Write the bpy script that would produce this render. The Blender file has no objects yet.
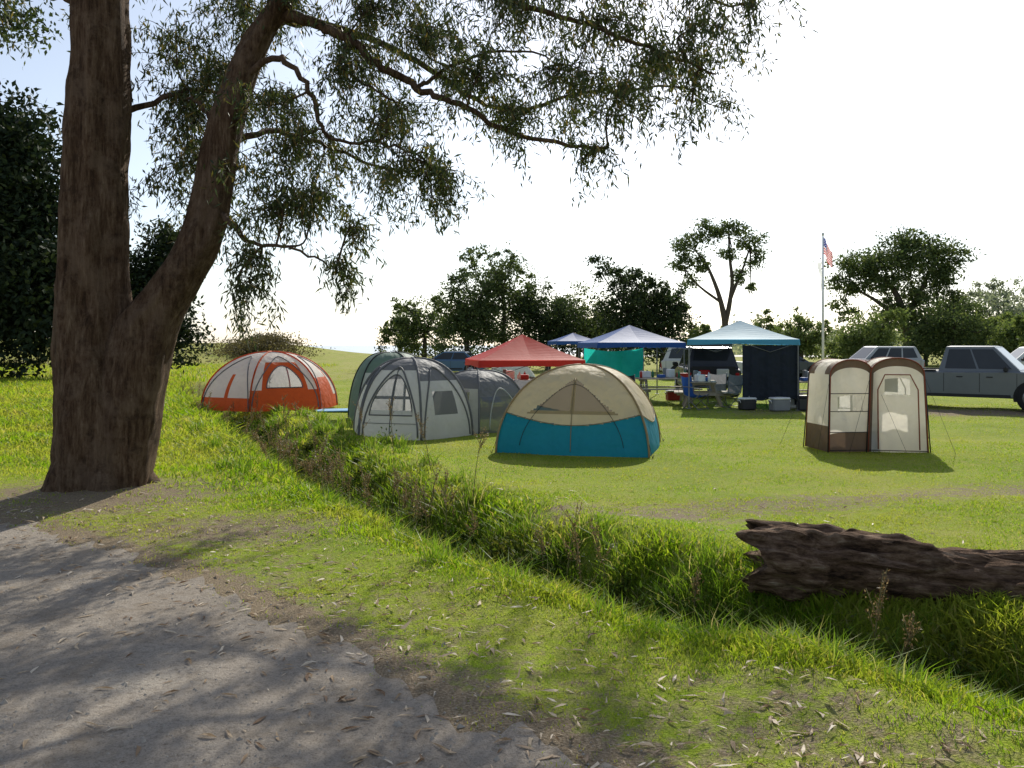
import bpy, math, random
import numpy as np
from mathutils import Vector
random.seed(7); rng=np.random.default_rng(7)
R=math.radians
sc=bpy.context.scene
# ---------------------------------------------------------------- materials
def nodes(m):
    m.use_nodes=True; nt=m.node_tree; nt.nodes.clear(); return nt
def out(nt,sh):
    o=nt.nodes.new('ShaderNodeOutputMaterial'); nt.links.new(sh,o.inputs[0])
def noise(nt,scale,detail=4,vec=None,rough=.6):
    n=nt.nodes.new('ShaderNodeTexNoise'); n.inputs['Scale'].default_value=scale; n.inputs['Detail'].default_value=detail; n.inputs['Roughness'].default_value=rough
    if vec is None:
        tc=nt.nodes.new('ShaderNodeNewGeometry'); vec=tc.outputs['Position']
    nt.links.new(vec,n.inputs['Vector']); return n.outputs['Fac']
def ramp(nt,fac,stops):
    r=nt.nodes.new('ShaderNodeValToRGB'); e=r.color_ramp.elements
    while len(e)<len(stops): e.new(.5)
    for i,(p,c) in enumerate(stops):
        e[i].position=p; e[i].color=(c[0],c[1],c[2],1) if hasattr(c,'__len__') else (c,c,c,1)
    nt.links.new(fac,r.inputs[0]); return r.outputs[0]
def mixc(nt,f,a,b,mode='MIX'):
    m=nt.nodes.new('ShaderNodeMix'); m.data_type='RGBA'; m.blend_type=mode
    for s,v in ((m.inputs[0],f),(m.inputs[6],a),(m.inputs[7],b)):
        if isinstance(v,(int,float)): s.default_value=v
        elif isinstance(v,tuple): s.default_value=(*v,1)
        else: nt.links.new(v,s)
    return m.outputs[2]
def mathn(nt,op,a,b=0.):
    m=nt.nodes.new('ShaderNodeMath'); m.operation=op
    for s,v in ((m.inputs[0],a),(m.inputs[1],b)):
        if isinstance(v,(int,float)): s.default_value=v
        else: nt.links.new(v,s)
    return m.outputs[0]
def bump(nt,h,st,dist=.02):
    b=nt.nodes.new('ShaderNodeBump'); b.inputs['Strength'].default_value=st; b.inputs['Distance'].default_value=dist
    nt.links.new(h,b.inputs['Height']); return b.outputs['Normal']
def pbsdf(nt,col,rough=.8,metal=0,normal=None,spec=.5):
    p=nt.nodes.new('ShaderNodeBsdfPrincipled')
    if isinstance(col,tuple): p.inputs['Base Color'].default_value=(*col,1)
    else: nt.links.new(col,p.inputs['Base Color'])
    p.inputs['Roughness'].default_value=rough; p.inputs['Metallic'].default_value=metal
    p.inputs['Specular IOR Level'].default_value=spec
    if normal is not None: nt.links.new(normal,p.inputs['Normal'])
    return p
def M(name,col,rough=.7,metal=0,var=.25,scale=6,spec=.4):
    m=bpy.data.materials.new(name); nt=nodes(m)
    f=noise(nt,scale,5); c=mixc(nt,f,tuple(x*(1-var) for x in col),tuple(min(1,x*(1+var)) for x in col))
    out(nt,pbsdf(nt,c,rough,metal,None,spec).outputs[0]); return m
def FAB(name,col,tr=.45,var=.12,bs=.7):
    "thin woven fabric, partly translucent, with slack wrinkles"
    m=bpy.data.materials.new(name); nt=nodes(m)
    f=noise(nt,2.5,3); c=mixc(nt,f,tuple(x*(1-var) for x in col),tuple(min(1,x*(1+var)) for x in col))
    nb=bump(nt,mathn(nt,'ADD',noise(nt,2.6,2),mathn(nt,'MULTIPLY',noise(nt,9,1),.25)),bs,.10)
    p=pbsdf(nt,c,.6,0,nb,.25); t=nt.nodes.new('ShaderNodeBsdfTranslucent'); nt.links.new(c,t.inputs[0]); nt.links.new(nb,t.inputs[1])
    mx=nt.nodes.new('ShaderNodeMixShader'); mx.inputs[0].default_value=tr
    nt.links.new(p.outputs[0],mx.inputs[1]); nt.links.new(t.outputs[0],mx.inputs[2]); out(nt,mx.outputs[0]); return m
def MESHF(name,col,alpha=.6):
    "insect netting"
    m=bpy.data.materials.new(name); nt=nodes(m)
    p=pbsdf(nt,col,.8,0,None,.1); t=nt.nodes.new('ShaderNodeBsdfTransparent')
    mx=nt.nodes.new('ShaderNodeMixShader'); mx.inputs[0].default_value=alpha
    nt.links.new(t.outputs[0],mx.inputs[1]); nt.links.new(p.outputs[0],mx.inputs[2]); out(nt,mx.outputs[0]); return m
def LEAF(name,stops,tr=.5,tcol=None,spec=.3,patch=None,rough=.5):
    m=bpy.data.materials.new(name); nt=nodes(m)
    g=nt.nodes.new('ShaderNodeNewGeometry'); c=ramp(nt,g.outputs['Random Per Island'],stops)
    if patch:
        f=ramp(nt,noise(nt,patch[0],4),[(.42,0.),(.62,1.)]); c=mixc(nt,mathn(nt,'MULTIPLY',f,patch[2]),c,patch[1])
    p=pbsdf(nt,c,rough,0,None,spec); t=nt.nodes.new('ShaderNodeBsdfTranslucent')
    tc=mixc(nt,1.,c,tcol or (1,1,1),'MULTIPLY'); nt.links.new(tc,t.inputs[0])
    mx=nt.nodes.new('ShaderNodeMixShader'); mx.inputs[0].default_value=tr
    nt.links.new(p.outputs[0],mx.inputs[1]); nt.links.new(t.outputs[0],mx.inputs[2]); out(nt,mx.outputs[0]); return m
# ---------------------------------------------------------------- mesh helpers
def link(o,parent=None):
    sc.collection.objects.link(o)
    if parent: o.parent=parent
    return o
def np_mesh(name,V,F,mats,mi=None,smooth=False,attrs=None):
    V=np.asarray(V,dtype=np.float32); F=np.asarray(F,dtype=np.int32); k=F.shape[1]
    me=bpy.data.meshes.new(name); me.vertices.add(len(V)); me.vertices.foreach_set('co',V.ravel())
    me.loops.add(F.size); me.loops.foreach_set('vertex_index',F.ravel())
    me.polygons.add(len(F)); me.polygons.foreach_set('loop_start',np.arange(0,F.size,k,dtype=np.int32))
    for m in mats: me.materials.append(m)
    if mi is not None: me.polygons.foreach_set('material_index',np.asarray(mi,dtype=np.int32))
    me.polygons.foreach_set('use_smooth',np.full(len(F),smooth))
    me.update(calc_edges=True)
    if attrs:
        for n,a in attrs.items():
            at=me.attributes.new(n,'FLOAT','POINT'); at.data.foreach_set('value',np.asarray(a,dtype=np.float32))
    return link(bpy.data.objects.new(name,me))
class MB:
    def __init__(s): s.v=[];s.f=[];s.m=[];s.s=[]
    def add(s,vs,fs,mat=0,smooth=False):
        o=len(s.v); s.v+= [tuple(v) for v in vs]
        for i,f in enumerate(fs):
            s.f.append([o+j for j in f]); s.m.append(mat[i] if isinstance(mat,list) else mat); s.s.append(smooth)
    def box(s,c,d,mat=0,rz=0,bev=0.):
        x,y,z=d[0]/2,d[1]/2,d[2]/2; b=min(bev,x*.9,y*.9,z*.9)
        ca,sa=math.cos(rz),math.sin(rz)
        if b<=0:
            L=[(-x,-y,-z),(x,-y,-z),(x,y,-z),(-x,y,-z),(-x,-y,z),(x,-y,z),(x,y,z),(-x,y,z)]
            F=[(0,3,2,1),(4,5,6,7),(0,1,5,4),(1,2,6,5),(2,3,7,6),(3,0,4,7)]
        else:
            L=[];F=[]
            for zz,ins in ((-z,b),(-z+b,0),(z-b,0),(z,b)):
                X,Y=x-ins,y-ins;k=b
                L+=[(-X+k,-Y,zz),(X-k,-Y,zz),(X,-Y+k,zz),(X,Y-k,zz),(X-k,Y,zz),(-X+k,Y,zz),(-X,Y-k,zz),(-X,-Y+k,zz)]
            for r in range(3):
                for i in range(8):
                    j=(i+1)%8; F.append((r*8+i,r*8+j,r*8+8+j,r*8+8+i))
            F+= [tuple(reversed(range(8))),tuple(range(24,32))]
        s.add([(c[0]+a*ca-b2*sa,c[1]+a*sa+b2*ca,c[2]+e) for a,b2,e in L],F,mat)
    def tube(s,P,r,n=8,mat=0,cap=True,jit=0.,smooth=True):
        P=[Vector(p) for p in P]
        if not hasattr(r,'__len__'): r=[r]*len(P)
        vs=[];prev=None
        for i,p in enumerate(P):
            t=(P[min(i+1,len(P)-1)]-P[max(i-1,0)]).normalized()
            if prev is None:
                u=t.cross(Vector((0,1,0)) if abs(t.y)<.9 else Vector((1,0,0))).normalized()
            else:
                u=(prev-t*prev.dot(t)).normalized()
            prev=u; w=t.cross(u)
            for k in range(n):
                a=2*math.pi*k/n; rr=r[i]*(1+(jit*random.uniform(-1,1) if jit else 0)); vs.append(p+u*(math.cos(a)*rr)+w*(math.sin(a)*rr))
        fs=[(i*n+k,i*n+(k+1)%n,(i+1)*n+(k+1)%n,(i+1)*n+k) for i in range(len(P)-1) for k in range(n)]
        if cap: fs+= [tuple(reversed(range(n))),tuple(range((len(P)-1)*n,len(P)*n))]
        s.add(vs,fs,mat,smooth)
    def build(s,name,mats,loc=(0,0,0),rz=0,bevel=0):
        me=bpy.data.meshes.new(name); me.from_pydata([list(v) for v in s.v],[],s.f)
        for m in mats: me.materials.append(m)
        me.polygons.foreach_set('material_index',s.m); me.polygons.foreach_set('use_smooth',s.s); me.update()
        o=link(bpy.data.objects.new(name,me)); o.location=loc; o.rotation_euler=(0,0,rz)
        return o
def smoothpts(P,n=5):
    P=[np.array(p,float) for p in P]; o=[]
    for i in range(len(P)-1):
        a=P[max(i-1,0)];b=P[i];c=P[i+1];d=P[min(i+2,len(P)-1)]
        for k in range(n):
            t=k/n; o.append(.5*((2*b)+(c-a)*t+(2*a-5*b+4*c-d)*t*t+(-a+3*b-3*c+d)*t**3))
    o.append(P[-1]); return o
def unit(a): return a/np.maximum(np.linalg.norm(a,axis=-1,keepdims=True),1e-9)
def leaf_arrays(C,D,L,W):
    n=len(C); D=unit(D); S=unit(np.cross(D,rng.normal(size=(n,3))))
    L=np.broadcast_to(L,(n,))[:,None]; W=np.broadcast_to(W,(n,))[:,None]
    V=np.stack([C,C+D*L*.42+S*W/2,C+D*L,C+D*L*.42-S*W/2],1).reshape(-1,3)
    return V,np.arange(4*n).reshape(n,4)
# ---------------------------------------------------------------- terrain fields
ROAD=np.array([(-30,19),(-16,13.6),(-9,10.6),(-5.4,8.9),(-3.03,7.1),(-1.36,5.46),(-0.31,4.25),(0.38,3.6),(1.3,2.4),(2.2,1.2),(3.2,-1),(4,-6)],float)
DITCH=np.array([(-15,40),(-7.8,23.4),(-3.64,14.6),(-2.4,11.9),(-1.3,9.9),(0.07,7.65),(1.05,6.5),(1.95,5.7),(2.9,4.9),(4.5,3.8),(7,2.3),(10,0)],float)
TRACK=np.array([(.6,9.0),(1.6,9.2),(3.28,9.7),(6.35,10.5),(12,12.2),(20,14)],float)
PARK=np.array([(9,23),(14,22.3),(24,23),(40,26)],float)
def dpoly(x,y,P):
    d=np.full(np.shape(x),1e9)
    for a,b in zip(P[:-1],P[1:]):
        ab=b-a; t=np.clip(((x-a[0])*ab[0]+(y-a[1])*ab[1])/(ab@ab),0,1)
        d=np.minimum(d,np.hypot(x-a[0]-t*ab[0],y-a[1]-t*ab[1]))
    return d
def wob(x,y,s=1.):
    return (np.sin(x*1.7*s+y*.9*s)+np.sin(-x*1.1*s+y*2.3*s+1.3)+np.sin(x*3.1*s-y*1.9*s+4)+np.sin(x*.6*s+y*3.7*s+2))/4
def roadsd(x,y): # positive outside (grass side)
    s=np.sign(y-np.interp(x,ROAD[:,0],ROAD[:,1])); return s*dpoly(x,y,ROAD)
def H(x,y):
    x=np.asarray(x,float);y=np.asarray(y,float)
    d=dpoly(x,y,DITCH); rs=roadsd(x,y); m=np.clip((rs-.15)/1.2,0,1)
    z=-.62*np.exp(-(d/(.56+.12*wob(x,y,1.1)))**2)*np.clip((45-y)/15,0,1)*m + .08*np.exp(-((d-1.15)/.5)**2)*m
    z=z+.035*wob(x,y,.8)*m
    z=z+.08*m*np.exp(-(((x+5.2)**2+(y-10.7)**2)/1.5))
    z=z+3.0*np.exp(-(((x+56)/32)**2+((y-105)/16)**2))+1.0*np.exp(-(((x+27)/8)**2+((y-95)/9)**2))
    z=z+10*np.exp(-(((x-190)/110)**2+((y-280)/60)**2))
    z=z-3*np.clip((y-150)/40,0,1)*np.clip((70-x)/40,0,1)
    return z
def dirt(x,y):
    rs=roadsd(x,y)
    a=np.exp(-(np.clip(rs,0,9)/.42)**2)
    a=np.maximum(a,.52*np.exp(-(np.clip(rs,0,9)/1.5)**2))
    a=np.maximum(a,.66*np.exp(-(dpoly(x,y,TRACK)/(.7+.3*wob(x,y)))**2))
    a=np.maximum(a,.8*np.exp(-((x-1.6)**2/1.2+(y-8.9)**2/.5)))
    a=np.maximum(a,.9*np.exp(-(dpoly(x,y,PARK)/1.6)**2))
    a=np.maximum(a,.95*np.exp(-((x+5.0)**2/5+(y-9.9)**2/2.2)))
    a=np.maximum(a,.6*np.exp(-((x-7)**2/9+(y-23)**2/4)))
    a=np.maximum(a,.75*np.exp(-((x+2.8)**2/4+(y-8.2)**2/1.)))
    a=np.maximum(a,.6*np.exp(-((x-1.4)**2/2+(y-3.9)**2/1.)))
    return np.clip(a,0,1)
def axis(a,b,fine0,fine1,step):
    f=list(np.arange(fine0,fine1+1e-6,step)); s=step;p=fine1;hi=[]
    while p<b: s*=1.18;p+=s;hi.append(p)
    s=step;p=fine0;lo=[]
    while p>a: s*=1.18;p-=s;lo.append(p)
    return np.array(lo[::-1]+f+hi)
gx=axis(-3000,3000,-14,14,.13); gy=axis(-40,4500,1,26,.13)
X,Y=np.meshgrid(gx,gy); Z=H(X,Y); nx,ny=len(gx),len(gy)
idx=np.arange(nx*ny).reshape(ny,nx)
F=np.stack([idx[:-1,:-1],idx[:-1,1:],idx[1:,1:],idx[1:,:-1]],-1).reshape(-1,4)
mg=bpy.data.materials.new('ground_grass'); nt=nodes(mg)
at=nt.nodes.new('ShaderNodeAttribute'); at.attribute_name='dirt'; at2=nt.nodes.new('ShaderNodeAttribute'); at2.attribute_name='ditch_dark'; at3=nt.nodes.new('ShaderNodeAttribute'); at3.attribute_name='meadow'
n1=noise(nt,.3,7,None,.72); n2=noise(nt,7,7,None,.72); n3=noise(nt,60,3,None,.7)
c=ramp(nt,n1,[(.3,(.17,.27,.015)),(.5,(.29,.38,.025)),(.68,(.42,.41,.08))])
c=mixc(nt,mathn(nt,'MULTIPLY',at3.outputs['Fac'],ramp(nt,noise(nt,.8,6,None,.75),[(.35,.1),(.6,1.)])),c,(.42,.38,.13))
c=mixc(nt,mathn(nt,'MULTIPLY',ramp(nt,n2,[(.4,0.),(.7,1.)]),.65),c,(.38,.33,.12))
c=mixc(nt,mathn(nt,'MULTIPLY',ramp(nt,n3,[(.35,1.),(.6,0.)]),.5),c,(.07,.09,.012))
c=mixc(nt,mathn(nt,'MULTIPLY',at2.outputs['Fac'],.85),c,(.035,.038,.015))  # ground colour darkens towards the ditch line
dc=ramp(nt,n3,[(.25,(.10,.072,.045)),(.5,(.24,.185,.12)),(.75,(.43,.35,.25))])
fac=mathn(nt,'ADD',at.outputs['Fac'],mathn(nt,'MULTIPLY',mathn(nt,'SUBTRACT',n2,.5),1.7))
fac=ramp(nt,fac,[(.36,0.),(.76,1.)])
c=mixc(nt,fac,c,dc)
out(nt,pbsdf(nt,c,.95,0,bump(nt,n3,.8,.03),.1).outputs[0])
left_=(X<np.interp(Y,DITCH[::-1,1],DITCH[::-1,0]))
np_mesh('ground',np.stack([X,Y,Z],-1).reshape(-1,3),F,[mg],None,True,{'dirt':dirt(X,Y).ravel(),'ditch_dark':(np.exp(-(dpoly(X,Y,DITCH)/.55)**2)*(Y<45)).ravel(),'meadow':(np.clip((Y-14)/20,0,.85)*np.where(left_|(Y>42),1,.0)).ravel()})
# road (compacted fine gravel)
mr=bpy.data.materials.new('road_gravel'); nt=nodes(mr)
a=noise(nt,.8,5); b=noise(nt,110,5,None,.7); b2=noise(nt,24,7,None,.72)
c=ramp(nt,a,[(.3,(.30,.26,.215)),(.55,(.40,.35,.295)),(.75,(.48,.43,.365))])
c=mixc(nt,.85,c,ramp(nt,b,[(.30,(.38,.35,.32)),(.5,(.85,.84,.82)),(.7,(1.,1.,1.))]),'MULTIPLY')
c=mixc(nt,.7,c,ramp(nt,b2,[(.32,(.5,.47,.43)),(.5,(.95,.95,.95)),(.7,(1.,1.,1.))]),'MULTIPLY')
c=mixc(nt,mathn(nt,'MULTIPLY',ramp(nt,noise(nt,2.2,7,None,.75),[(.5,0.),(.68,1.)]),.5),c,(.19,.145,.095))
h=mathn(nt,'ADD',mathn(nt,'MULTIPLY',b,.5),b2)
out(nt,pbsdf(nt,c,.92,0,bump(nt,h,.7,.02),.1).outputs[0])
ex=np.arange(-29,3.6,.05); ey=np.interp(ex,ROAD[:,0],ROAD[:,1])+.09*np.sin(ex*5)+.07*np.sin(ex*13+1)+.05*np.sin(ex*31+1)+.04*rng.normal(size=len(ex))-.04
V=[];F=[]
for i,(x,y) in enumerate(zip(ex,ey)):
    V+=[(x,y,.004),(x,-8,.004)]
    if i: F.append((2*i-2,2*i-1,2*i+1,2*i))
np_mesh('gravel_road',V,F,[mr])
n=6500; px=rng.uniform(-9,1.5,n*2); py=3+9*rng.random(n*2)**1.5; k=(roadsd(px,py)<.5)&(roadsd(px,py)>-6); px,py=px[k],py[k]
n=len(px); s=rng.uniform(.003,.009,n)*(1+(rng.random(n)<.03)*1.5); base=np.array([(1,0,0),(0,1,0),(-1,0,0),(0,-1,0),(0,0,.8)])
V=(base[None]*s[:,None,None]*rng.uniform(.6,1.4,(n,5,1))+np.stack([px,py,np.where(roadsd(px,py)<0,.004,H(px,py))],-1)[:,None]).reshape(-1,3)
o=np.arange(n)[:,None]*5; F=np.concatenate([o+np.array(q) for q in ((0,1,4),(1,2,4),(2,3,4),(3,0,4))])
np_mesh('gravel_stones',V,F,[M('stone',(.34,.30,.25),.9,0,.5,40)])
# sea
msea=bpy.data.materials.new('sea_water'); nt=nodes(msea)
out(nt,pbsdf(nt,(.5,.55,.58),.3,0,bump(nt,noise(nt,.4,4),.5,.4),1.).outputs[0])
np_mesh('sea',[(-2500,158,-.9),(60,158,-.9),(200,4400,-.9),(-2500,4400,-.9)],[(0,1,2,3)],[msea])
mb=MB(); pts=[(x,150+3*math.sin(x*.1)) for x in range(-120,61,6)]
for i,(x,y) in enumerate(pts[:-1]):
    x2,y2=pts[i+1]; mb.add([(x,y-22,.03),(x2,y2-22,.03),(x2,y2,.05),(x,y,.05)],[(0,1,2,3)])
mb.build('sand_beach',[M('sand',(.68,.64,.56),.9)])
# ---------------------------------------------------------------- grass
def blades(x,y,h,w,lean=.5):
    n=len(x); z=H(x,y)-.01; B=np.stack([x,y,z],-1); a=rng.uniform(0,2*np.pi,n); s=np.stack([np.cos(a),np.sin(a),0*a],-1)
    b=rng.uniform(0,2*np.pi,n); l=rng.random(n)*lean; d=np.stack([np.cos(b)*l,np.sin(b)*l,np.ones(n)],-1); h=h[:,None]; w=w[:,None]
    d2=d*np.array([2.2,2.2,.7])
    mid=B+d*h*.55
    V=np.stack([B-s*w/2,B+s*w/2,mid-s*w*.4,mid+s*w*.4,mid+d2*h*.45],1).reshape(-1,3)
    o=np.arange(n)[:,None]*5
    return V,np.concatenate([o+np.array(q) for q in ((0,1,3),(0,3,2),(2,3,4))])
zones=[(3.0,6.5,4600),(6.5,10,2000),(10,16,700),(16,26,240),(26,42,60),(42,75,14)]
AX=[];AY=[]
for y0,y1,dn in zones:
    w=.68*y1+1.8; n=int(dn*2*w*(y1-y0)); x=rng.uniform(-w,w,n); y=rng.uniform(y0,y1,n)
    k=np.abs(x)<.68*y+1.8; AX.append(x[k]);AY.append(y[k])
x=np.concatenate(AX);y=np.concatenate(AY)
rs=roadsd(x,y); dd=dpoly(x,y,DITCH); D=dirt(x,y)+.4*wob(x,y,3.)+.2*wob(x,y,9.)
keep=(rs>-.15)&(rng.random(len(x))>np.clip((D-.18)*1.25,0,.97))
x,y,rs,dd=x[keep],y[keep],rs[keep],dd[keep]
dx=np.interp(y[:],DITCH[::-1,1],DITCH[::-1,0]); left=(x<dx)
h=np.where(left,.028+.014*wob(x,y,1.3)+.035*np.clip(rs-1.2,0,1.2),.030+.012*wob(x,y,2)+.008*wob(x,y,7))
h=h+np.where(left&(y>13),np.clip((y-13)/10,0,1)*.17,0)
h=h+.09*np.exp(-((dd-.65)/.40)**2)*(y<30)*(1+.8*wob(x,y,2.))
h=np.clip(h,.016,.5)*rng.uniform(.5,1.4,len(x))
w=(.0020+.0009*y)*np.clip(h/.06,.8,2)*rng.uniform(.7,1.3,len(x))
w=np.minimum(w,.05)
V,F=blades(x,y,h,w,.9)
gs=[(0,(.15,.29,.012)),(.4,(.25,.40,.02)),(.75,(.34,.46,.03)),(.92,(.44,.43,.11)),(1,(.6,.5,.24))]
mgr=LEAF('grass_blades',gs,.6,(1.,1.,.5),.2,(.45,(.46,.43,.10),.7))
np_mesh('grass',V,F,[mgr])
AX=[];AY=[];HH=[]
for i in range(900):
    q=rng.random()*9.5+.6; a=int(q); f=q-a; a=min(a,10); p=DITCH[a]*(1-f)+DITCH[a+1]*f if a<11 else DITCH[11]
    if p[1]<2.8 or p[1]>34: continue
    c=p+np.clip(rng.normal(size=2),-1.5,1.5)*(.48 if p[1]<12 else .8); m=rng.integers(25,60)
    if roadsd(c[0],c[1])<1.1: continue
    AX.append(c[0]+rng.normal(size=m)*.08);AY.append(c[1]+rng.normal(size=m)*.08);HH.append(rng.uniform(.10,.30)*rng.uniform(.6,1.3,m))
x=np.concatenate(AX);y=np.concatenate(AY);h=np.concatenate(HH)
V,F=blades(x,y,h,.004+.0008*y,.85)
np_mesh('tall_grass',V,F,[LEAF('tallgrass',[(0,(.10,.19,.014)),(.5,(.19,.32,.025)),(.8,(.28,.38,.05)),(1,(.52,.44,.24))],.55,(1,1,.6))])
# broad-leaved weeds in ditch: irregular clumps with gaps
C=[]
SH=[(-1.9,10.9,.36),(-1.6,10.5,.30),(-2.6,12.3,.36),(-.6,8.8,.30),(-.2,8.2,.36),(.15,7.9,.34),(.5,7.3,.36),(.75,7.05,.30),(-3.2,13.7,.42),(-4.1,15.6,.45),(-5.0,17.4,.45),(2.6,5.2,.3),(3.1,4.8,.26),(3.6,4.5,.3),(2.2,5.7,.22),(-6.2,20,.5)]
def mound(cx,cy,r,m,hz=1.):
    u=unit(rng.normal(size=(m,3)))*r*rng.random((m,1))**.45*(1+.35*np.sin(rng.normal(size=(m,1))*3)); u[:,2]=np.abs(u[:,2])*hz
    C.append(u+np.array([cx,cy,float(H(cx,cy))+.02]))
for a_,b_,r_ in SH:
    for q in range(5): mound(a_+rng.normal()*r_*.5,b_+rng.normal()*r_*.5,r_*rng.uniform(.35,.9),int(230*r_/.4),rng.uniform(.9,1.5))
for i in range(560):
    q=rng.random()**.85*9.3+.9; a=int(q); f=q-a; a=min(a,10); p=DITCH[a]*(1-f)+DITCH[min(a+1,11)]*f
    if p[1]<3 or p[1]>32: continue
    c=p+rng.normal(size=2)*(.24 if p[1]<12 else .5)
    if roadsd(c[0],c[1])<.8 or math.sin(p[1]*2.3+p[0])+.5*math.sin(p[1]*5.1)+rng.normal()*.4<-.35: continue
    mound(c[0],c[1],rng.uniform(.07,.26),int(rng.uniform(40,150)),rng.uniform(.6,1.5))
C=np.concatenate(C); n=len(C); D=rng.normal(size=(n,3))+np.array([0,0,.5])
V,F=leaf_arrays(C,D,rng.uniform(.02,.065,n)*(1+C[:,1]*.03),rng.uniform(.010,.030,n)*(1+C[:,1]*.03))
np_mesh('ditch_weeds',V,F,[LEAF('weedleaf',[(0,(.018,.04,.01)),(.45,(.045,.095,.016)),(.8,(.11,.19,.025)),(1,(.26,.23,.08))],.42,(1,1,.5),.15,(1.1,(.16,.15,.045),.6),.8)])
# tall seed-head weeds
mstalk=M('stalk',(.20,.17,.07),.9); mseed=LEAF('seedhead',[(0,(.12,.07,.03)),(1,(.34,.24,.11))],.4)
mbs=MB(); SC=[];
wp=[(.45,7.5,1.0),(.62,7.3,.75),(.85,7.2,.78),(.3,7.8,.65),(-.72,9.3,1.0),(-.95,9.6,.8),(-.5,9.0,.65),(-1.4,10.4,.8),(2.35,5.6,.9),(2.45,5.5,.6),(-1.8,11,.85),(-2.3,11.9,.9),(-2.7,12.6,.9),(1.4,6.6,.5)]
for i in range(95):
    y_=rng.uniform(9.5,26); xx=np.interp(y_,DITCH[::-1,1],DITCH[::-1,0])+rng.normal()*.7; wp.append((xx,y_,rng.uniform(.4,.95)))
for x_,y_,hh in wp:
    z0=float(H(x_,y_)); lx,ly=rng.normal(size=2)*.12
    P=[(x_,y_,z0),(x_+lx*.4,y_+ly*.4,z0+hh*.5),(x_+lx,y_+ly,z0+hh)]; mbs.tube(P,[.006,.004,.002],5)
    for b in range(5):
        t0=rng.uniform(.45,.85); s0=np.array([x_+lx*t0,y_+ly*t0,z0+hh*t0]); e=s0+np.array([rng.normal()*.07,rng.normal()*.07,hh*.2]); mbs.tube([s0,e],[.003,.002],4)
        for q in range(26): SC.append(s0+(e-s0)*rng.random()+rng.normal(size=3)*.010)
    for q in range(50):
        t0=rng.uniform(.6,1); SC.append(np.array([x_+lx*t0,y_+ly*t0,z0+hh*t0])+rng.normal(size=3)*.010)
    for q in range(10):
        t0=rng.uniform(.05,.5); SC.append(np.array([x_+lx*t0,y_+ly*t0,z0+hh*t0]))
o1=mbs.build('seeding_weeds',[mstalk]); SC=np.array(SC); n=len(SC)
V,F=leaf_arrays(SC,rng.normal(size=(n,3))+np.array([0,0,.8]),rng.uniform(.015,.035,n),rng.uniform(.006,.012,n)); o2=np_mesh('seed_heads',V,F,[mseed]); o2.parent=o1
# fallen eucalyptus leaves
n=7500; x=rng.uniform(-6,5,n); y=3.2+7.5*rng.random(n)**1.5; rs=roadsd(x,y)
p=np.exp(-(np.abs(rs-.55)/.95)**2)+.12; keep=(rng.random(n)<p)&(dpoly(x,y,DITCH)>.5); x,y,rs=x[keep],y[keep],rs[keep]; n=len(x)
z=np.where(rs<-.1,.008,H(x,y)+rng.uniform(.006,.022,n)); a=rng.uniform(0,6.28,n); L=rng.uniform(.03,.12,n)*np.where(rs<0,1.,.9); W=L*rng.uniform(.12,.22,n)
d=np.stack([np.cos(a),np.sin(a),rng.normal(size=n)*.08*(rs>0)],-1); s=np.stack([-np.sin(a),np.cos(a),rng.normal(size=n)*.3*(rs>0)],-1); B=np.stack([x,y,z],-1); up=np.array([0,0,1.])
cv=rng.uniform(0,.12,n)[:,None]*L[:,None]; be=rng.normal(size=n)[:,None]*.15*L[:,None]
V=np.stack([B,B+d*L[:,None]*.3+s*W[:,None]*.5+up*cv,B+d*L[:,None]*.65+s*(W[:,None]*.42+be)+up*cv*1.2,B+d*L[:,None]+s*be*2,B+d*L[:,None]*.65-s*(W[:,None]*.42-be)+up*cv*1.2,B+d*L[:,None]*.3-s*W[:,None]*.5+up*cv],1).reshape(-1,3)
np_mesh('fallen_leaves',V,np.arange(6*n).reshape(n,6),[LEAF('dryleaf',[(0,(.18,.10,.05)),(.35,(.38,.26,.15)),(.75,(.56,.44,.30)),(1,(.74,.65,.52))],.25,None,.3,None,.55)])
# ---------------------------------------------------------------- fallen log
mlog=bpy.data.materials.new('rotten_bark'); nt=nodes(mlog)
tc=nt.nodes.new('ShaderNodeTexCoord'); mp=nt.nodes.new('ShaderNodeMapping'); mp.inputs['Rotation'].default_value=(0,0,R(22)); mp2=nt.nodes.new('ShaderNodeMapping'); mp2.inputs['Scale'].default_value=(2.2,10,10); nt.links.new(tc.outputs['Object'],mp.inputs[0]); nt.links.new(mp.outputs[0],mp2.inputs[0])
f=noise(nt,1.5,10,mp2.outputs[0],.75); f2=noise(nt,5,6,None,.7)
c=ramp(nt,f,[(.36,(.025,.015,.010)),(.47,(.16,.095,.058)),(.57,(.32,.21,.14)),(.72,(.58,.46,.35))])
c=mixc(nt,mathn(nt,'MULTIPLY',ramp(nt,f2,[(.52,0.),(.66,1.)]),.6),c,(.05,.03,.02))
out(nt,pbsdf(nt,c,.95,0,bump(nt,mathn(nt,'ADD',f,mathn(nt,'MULTIPLY',f2,.7)),1.,.12),.1).outputs[0])
def hsh(a,b):
    v=math.sin(a*12.9898+b*78.233)*43758.5453; return v-math.floor(v)
def vn(x,y,py):
    x0=math.floor(x);y0=math.floor(y);fx=x-x0;fy=y-y0;fx=fx*fx*(3-2*fx);fy=fy*fy*(3-2*fy)
    g=lambda i,j:hsh(i,j%py)
    return (g(x0,y0)*(1-fx)+g(x0+1,y0)*fx)*(1-fy)+(g(x0,y0+1)*(1-fx)+g(x0+1,y0+1)*fx)*fy
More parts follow.
